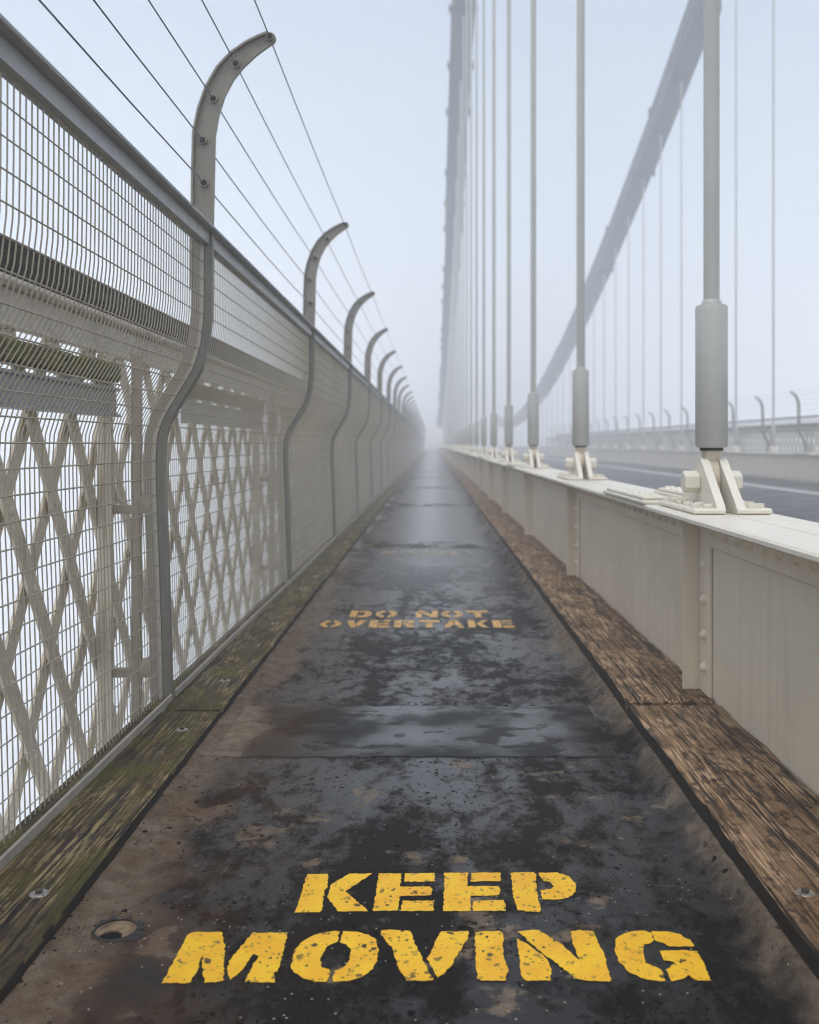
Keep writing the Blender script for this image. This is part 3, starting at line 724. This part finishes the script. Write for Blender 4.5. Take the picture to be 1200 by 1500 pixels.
HOLES = [(-.6626, .758), (-.666, .882), (-.6355, 1.002), (-.57, 1.104), (-.472, 1.183)]
def post_meshes(mir):
    org = (2 * AX + .76 if mir else -.76, 0, .03); B = lambda: MB(org, mir); L = []
    ctr = []                                        # (x, z, half width) along the whole plate
    for x, z in PROF[:-1]: ctr.append((x - .032, z, .032))
    ctr = [(-.789, -.765, .032)] + ctr + [(x, z, r) for x, z, r in ARM]
    lft, rgt = [], []
    for i, (x, z, r) in enumerate(ctr):
        p, q = ctr[max(i - 1, 0)], ctr[min(i + 1, len(ctr) - 1)]
        tx, tz = q[0] - p[0], q[1] - p[1]; l = math.hypot(tx, tz); nx, nz = -tz / l, tx / l
        lft.append((x + nx * r, z + nz * r)); rgt.append((x - nx * r, z - nz * r))
    tipx, tipz, tr = ARM[-1]
    tip = [(tipx + tr * math.cos(R(a)), tipz + tr * math.sin(R(a))) for a in (75, 40, 5, -30, -65)]
    def strip(b, l, r, y0, y1):
        n = len(l); a = [[b.pt((p[0], y, Z(p[1]))) for p in s] for y in (y0, y1) for s in (l, r)]
        for i in range(n - 1):
            b.face([a[0][i], a[0][i + 1], a[1][i + 1], a[1][i]]); b.face([a[2][i], a[3][i], a[3][i + 1], a[2][i + 1]])
            b.face([a[0][i], a[2][i], a[2][i + 1], a[0][i + 1]], True); b.face([a[1][i], a[1][i + 1], a[3][i + 1], a[3][i]], True)
        for i in (0, n - 1): b.face([a[0][i], a[1][i], a[3][i], a[2][i]])
    b = B(); strip(b, lft, rgt, -.006, .006)
    # rounded tip and outer flange of the arm
    b2 = B(); b2.prism([(x, Z(z)) for x, z in [lft[-1]] + tip + [rgt[-1]]], 'y', -.0065, .0065)
    L.append(('post', b, M['post'], None)); L.append(('arm_tip', b2, M['post'], 'post'))
    b = B(); fl = lft[-11:]; inn = []
    for i, p in enumerate(fl):
        c = ctr[len(ctr) - 11 + i]; dx, dz = c[0] - p[0], c[1] - p[1]; l = math.hypot(dx, dz); inn.append((p[0] + dx / l * .006, p[1] + dz / l * .006))
    strip(b, fl, inn, -.020, .020); L.append(('outer_flange', b, M['post'], 'post'))
    # dark front edge of the lower post
    i1 = len(PROF); l2 = [(x - .022, z) for x, z in PROF]; 
    b = B(); strip(b, l2, [(x + .0015, z) for x, z in PROF], -.018, -.0065); L.append(('edge_strip', b, M['edge'], 'post'))
    for hx, hz in HOLES:
        b = B(); b.cyl((hx, -.018, Z(hz)), (0, 1, 0), .0125, .036, 16, .002); L.append(('cable_eye', b, M['post'], None))
        b = B(); b.cyl((hx, -.0195, Z(hz)), (0, 1, 0), .0085, .039, 14); L.append(('bore', b, M['black'], 'cable_eye'))
    # rear support tube with its clamps
    b = B(); b.tube([(-.868, .02, Z(-.92)), (-.868, .02, Z(.26))], .016, 10); L.append(('back_tube', b, M['knob'], None))
    for hz in (-.19, -.67):
        b = B(); b.box(-.965, -.80, .008, .034, Z(hz - .016), Z(hz + .010), .003); L.append(('bracket', b, M['knob'], None))
        b = B(); b.tube([(-.835, -.012, Z(hz + .02)), (-.835, -.008, Z(hz + .02)), (-.835, .01, Z(hz + .02)), (-.835, .036, Z(hz + .02))], [.012, .02, .024, .02], 12); L.append(('clamp', b, M['knob'], 'bracket'))
    return [(n, bb.mesh(n, m), p) for n, bb, m, p in L], org
def fence_posts(mir, ks):
    ms, org = post_meshes(mir); first = None
    for k in ks:
        y = 2.87 + BAY * k; i = ks.index(k)
        if mir: lab = 'far fence post curving inward beyond the road, the %s from the right edge' % ORD[i] if i < 5 else 'faint curved post of the far fence, deep in fog'; gp = 'curved posts of the far fence'
        elif i == 0: lab = 'tall curved post of the left fence nearest the viewer, hooked at the top'; gp = 'curved posts of the left fence'
        elif i < 8: lab = 'curved post of the left fence, the %s beyond the nearest hooked one' % ORD[i - 1]; gp = 'curved posts of the left fence'
        else: lab = 'tiny curved post of the left fence far off in fog'; gp = 'curved posts of the left fence'
        if first is None:
            first = thing('fence_post', lab, 'fence post', (org[0], y, org[2]), gp); last = {}
            for n, me, par in ms:
                o = link(n, me, last[par] if par else first)
                if not par: last[n] = o
        else:
            o = copy_tree(first, (org[0], y, org[2]), lab, gp); jr = random.Random(k); o.rotation_euler = (jr.uniform(-.006, .006), jr.uniform(-.004, .004), jr.uniform(-.01, .01))
fence_posts(False, list(range(0, NB)))
fence_posts(True, list(range(8, 28)))

def panel_meshes(mir):
    org = (2 * AX + .757 if mir else -.757, 0, .03); B = lambda: MB(org, mir); L = []
    y0, y1 = .022, BAY - .022
    # top rail: an angle whose lip overhangs the walkway
    xr = PROF[-1][0]
    b = B(); b.prism([(xr - .052, Z(.614)), (xr - .052, Z(.621)), (xr + .016, Z(.621)), (xr + .018, Z(.617)), (xr + .016, Z(.613)), (xr - .008, Z(.613)), (xr - .008, Z(.578)), (xr - .040, Z(.578)), (xr - .040, Z(.610))], 'y', y0 - .02, y1 + .02)
    L.append(('top_rail', b, M['rail']))
    b = B(); b.prism([(-.783, Z(-.757)), (-.752, Z(-.757)), (-.752, Z(-.726)), (-.757, Z(-.724)), (-.760, Z(-.727)), (-.760, Z(-.750)), (-.783, Z(-.750))], 'y', y0, y1)
    L.append(('bottom_rail', b, M['frame']))
    for ya, yb in ((y0 - .012, y0 - .002), (y1 + .002, y1 + .012)):
        b = B(); pr = [p for p in PROF if p[1] > -.74 and p[1] < .6]; pr = [(lerp_prof(-.75), -.75)] + pr + [(PROF[-1][0], .60)]
        a = [[b.pt((x + dx, y, Z(z))) for x, z in pr] for y in (ya, yb) for dx in (-.0335, -.0235)]
        for i in range(len(pr) - 1):
            b.face([a[0][i], a[0][i + 1], a[1][i + 1], a[1][i]]); b.face([a[2][i], a[3][i], a[3][i + 1], a[2][i + 1]])
            b.face([a[0][i], a[2][i], a[2][i + 1], a[0][i + 1]], True); b.face([a[1][i], a[1][i + 1], a[3][i + 1], a[3][i]], True)
        for i in (0, len(pr) - 1): b.face([a[0][i], a[1][i], a[3][i], a[2][i]])
        L.append(('frame_bar', b, M['frame']))
    b = B(); p = [(PROF[0][0] + FX, -.735)] + mesh_path(); n = 101
    for i in range(1, n):
        y = y0 + (y1 - y0) * i / n
        b.tube([(x, y, Z(z)) for x, z in p], .0018, 3, False)
    for x, z in arc_pts(.0505):
        b.tube([(x + .0034, y0, Z(z)), (x + .0034, y1, Z(z))], .0018, 4, False)
    L.append(('wire_mesh', b, M['wire']))
    return [(n, bb.mesh(n, m), None) for n, bb, m in L], org
def panels(mir, ks):
    ms, org = panel_meshes(mir); first = None
    for k in ks:
        y = 2.87 + BAY * k; i = ks.index(k)
        if mir: lab = ('hazy mesh panel of the far fence, the %s from the right edge' % ORD[i]) if i < 6 else 'hazy mesh panel of the far fence beyond the road, deep in fog'; gp = 'mesh panels of the far fence'
        elif i == 0: lab = 'nearest bulging wire mesh fence panel, at the left edge before the first post'; gp = 'mesh panels of the left fence'
        elif i < 7: lab = 'wire mesh panel of the left fence, the %s after the nearest hooked post' % ORD[i - 1]; gp = 'mesh panels of the left fence'
        else: lab = 'wire mesh panel of the left fence far off, melting into fog'; gp = 'mesh panels of the left fence'
        if first is None:
            first = thing('wire_fence', lab, 'fence', (org[0], y, org[2]), gp)
            for n, me, _ in ms: link(n, me, first, 'stuff' if n == 'wire_mesh' else None)
        else: copy_tree(first, (org[0], y, org[2]), lab, gp)
panels(False, list(range(-1, NB)))
panels(True, list(range(6, 26)))
CN = ['lowest', 'second lowest', 'middle', 'second highest', 'highest']
for mir in (False, True):
    for i, (x, z) in enumerate(HOLES):
        xx = 2 * AX - x if mir else x
        ya, yb = (17, 68) if mir else (-1.5, YEND)
        b = MB((xx, 0, Z(z))); pts = []
        n = int((yb - ya) / (BAY / 4))
        for j in range(n + 1):
            y = ya + (yb - ya) * j / n; ph = ((y - .43) / BAY) % 1.0
            pts.append((xx, y, Z(z) - .010 * 4 * ph * (1 - ph)))
        b.tube(pts, .0021, 5)
        o = tag(obj('cable', b, M['cable']), ('%s of the five thin steel wires strung between the %s curved posts' % (CN[i], 'far' if mir else 'left')), 'cable', 'wires above the far fence' if mir else 'wires above the left fence')
        o.location = (xx, 0, Z(z))

# ------------------------------------------------------------------ old lattice parapet behind the fence
def parapet(mir):
    X = -.98; org = (2 * AX - X if mir else X, 0, 0)
    g = thing('lattice_parapet', 'hazy lattice parapet behind the far fence beyond the road' if mir else 'old cream lattice parapet with dark timber rail behind the left mesh fence', 'parapet', org)
    B = lambda: MB(org, mir); P = lambda n, b, m, par=g, **k: obj(n, b, m, par, **k)
    ye = 75; ys = 12 if mir else -1
    b = B(); b.box(X - .075, X + .02, ys, ye, Z(.385), Z(.475), .012); P('timber_rail', b, M['timber_rail'])
    b = B(); b.box(X - .06, X + .030, ys, ye, Z(.358), Z(.383), .009); P('rail_moulding', b, M['plate'])
    b = B(); b.box(X - .006, X + .006, ys, ye, Z(.275), Z(.357)); P('top_plate', b, M['plate'])
    b = B(); b.box(X + .0065, X + .028, ys, ye, Z(.262), Z(.274), .003); P('plate_lip', b, M['plate'])
    b = B(); b.box(X - .006, X + .006, ys, ye, Z(-1.12), Z(-.98)); P('bottom_plate', b, M['lattice'])
    pitch, slope = .27, .19 / .128
    H = .27 + .98; run = H / slope
    stuff = B(); y = ys; n = 0; me = {}
    while y < ye - run:
        for s in (-1, 1):
            ya, yb = (y, y + run) if s > 0 else (y + run, y)
            xo = X - .010 if s > 0 else X + .010
            d = Vector((0, yb - ya, H)).normalized(); nrm = Vector((0, -d.z, d.y)) * .0265
            a = Vector((0, ya, Z(-.98))); c = Vector((0, yb, Z(.27)))
            q = [(p.y, p.z) for p in (a - nrm, c - nrm, c + nrm, a + nrm)]
            if not mir and y < 24:
                if s not in me:
                    bb = MB(); bb.prism([(p[0] - y, p[1]) for p in q], 'x', xo - X - .004, xo - X + .004); me[s] = bb.mesh('lattice_bar', M['lattice'])
                o = link('lattice_bar', me[s], g); o.location = (0, y, 0)
            else: stuff.prism(q, 'x', xo - .004, xo + .004)
        y += pitch
    if stuff.v: P('lattice_bars', stuff, M['lattice'], kind='stuff')
    b = B()
    if not mir:
        for i in range(0, 60):
            for m in range(-12, 12):
                t_ = slope / 2 * (m * pitch + run)
                if .03 < t_ < H - .03: b.dome((X + .0145, ys + i * pitch + t_ / slope, Z(-.98) + t_), (1, 0, 0), .013, .009, 6)
        P('rivet_rows', b, M['lattice'], kind='stuff')
    for k in range(7 if mir else -1, 27):
        y = 2.87 + BAY * k
        b = B(); b.box(X + .0155, X + .040, y - .045, y + .035, Z(-1.0), Z(.260), .004); P('stanchion', b, M['lattice'])
        b = B(); b.box(X + .041, X + .058, y - .045, y - .035, Z(-1.0), Z(.255)); P('stanchion_web', b, M['lattice'])
parapet(False); parapet(True)
for k in range(-1, 12):     # mossy beams hung inside the parapet, one per bay
    y0 = .43 + BAY * (k + 1) + (.83 if k >= 0 else -.2); y1 = 2.87 + BAY * (k + 1) - .01
    org = (-.92, y0, Z(.077))
    lab = 'moss covered plank on a grey steel beam behind the nearest mesh panel' if k < 0 else ('moss topped steel beam behind the fence just past the nearest hooked post' if k == 0 else 'dim moss topped steel beam behind the fence further along')
    t = thing('service_beam', lab, 'beam', org, 'beams behind the left fence')
    b = MB(org); b.prism([(-.945, Z(.077)), (-.905, Z(.077)), (-.905, Z(.084)), (-.918, Z(.088)), (-.918, Z(.150)), (-.905, Z(.153)), (-.905, Z(.160)), (-.945, Z(.160))], 'y', y0, y1); obj('channel', b, M['beam'], t)
    yj = y1 - .34
    for ya, yb in ((y0, yj - .03), (yj + .03, y1 - .01)):
        b = MB(org); b.box(-.955, -.900, ya, yb, Z(.176), Z(.228), .008); obj('plank', b, M['plank_moss'], t)
    for yy in (y0 + .1, yj, y1 - .05):
        b = MB(org); b.box(-.948, -.915, yy - .02, yy + .02, Z(.1605), Z(.1755)); obj('spacer', b, M['beam'], t)
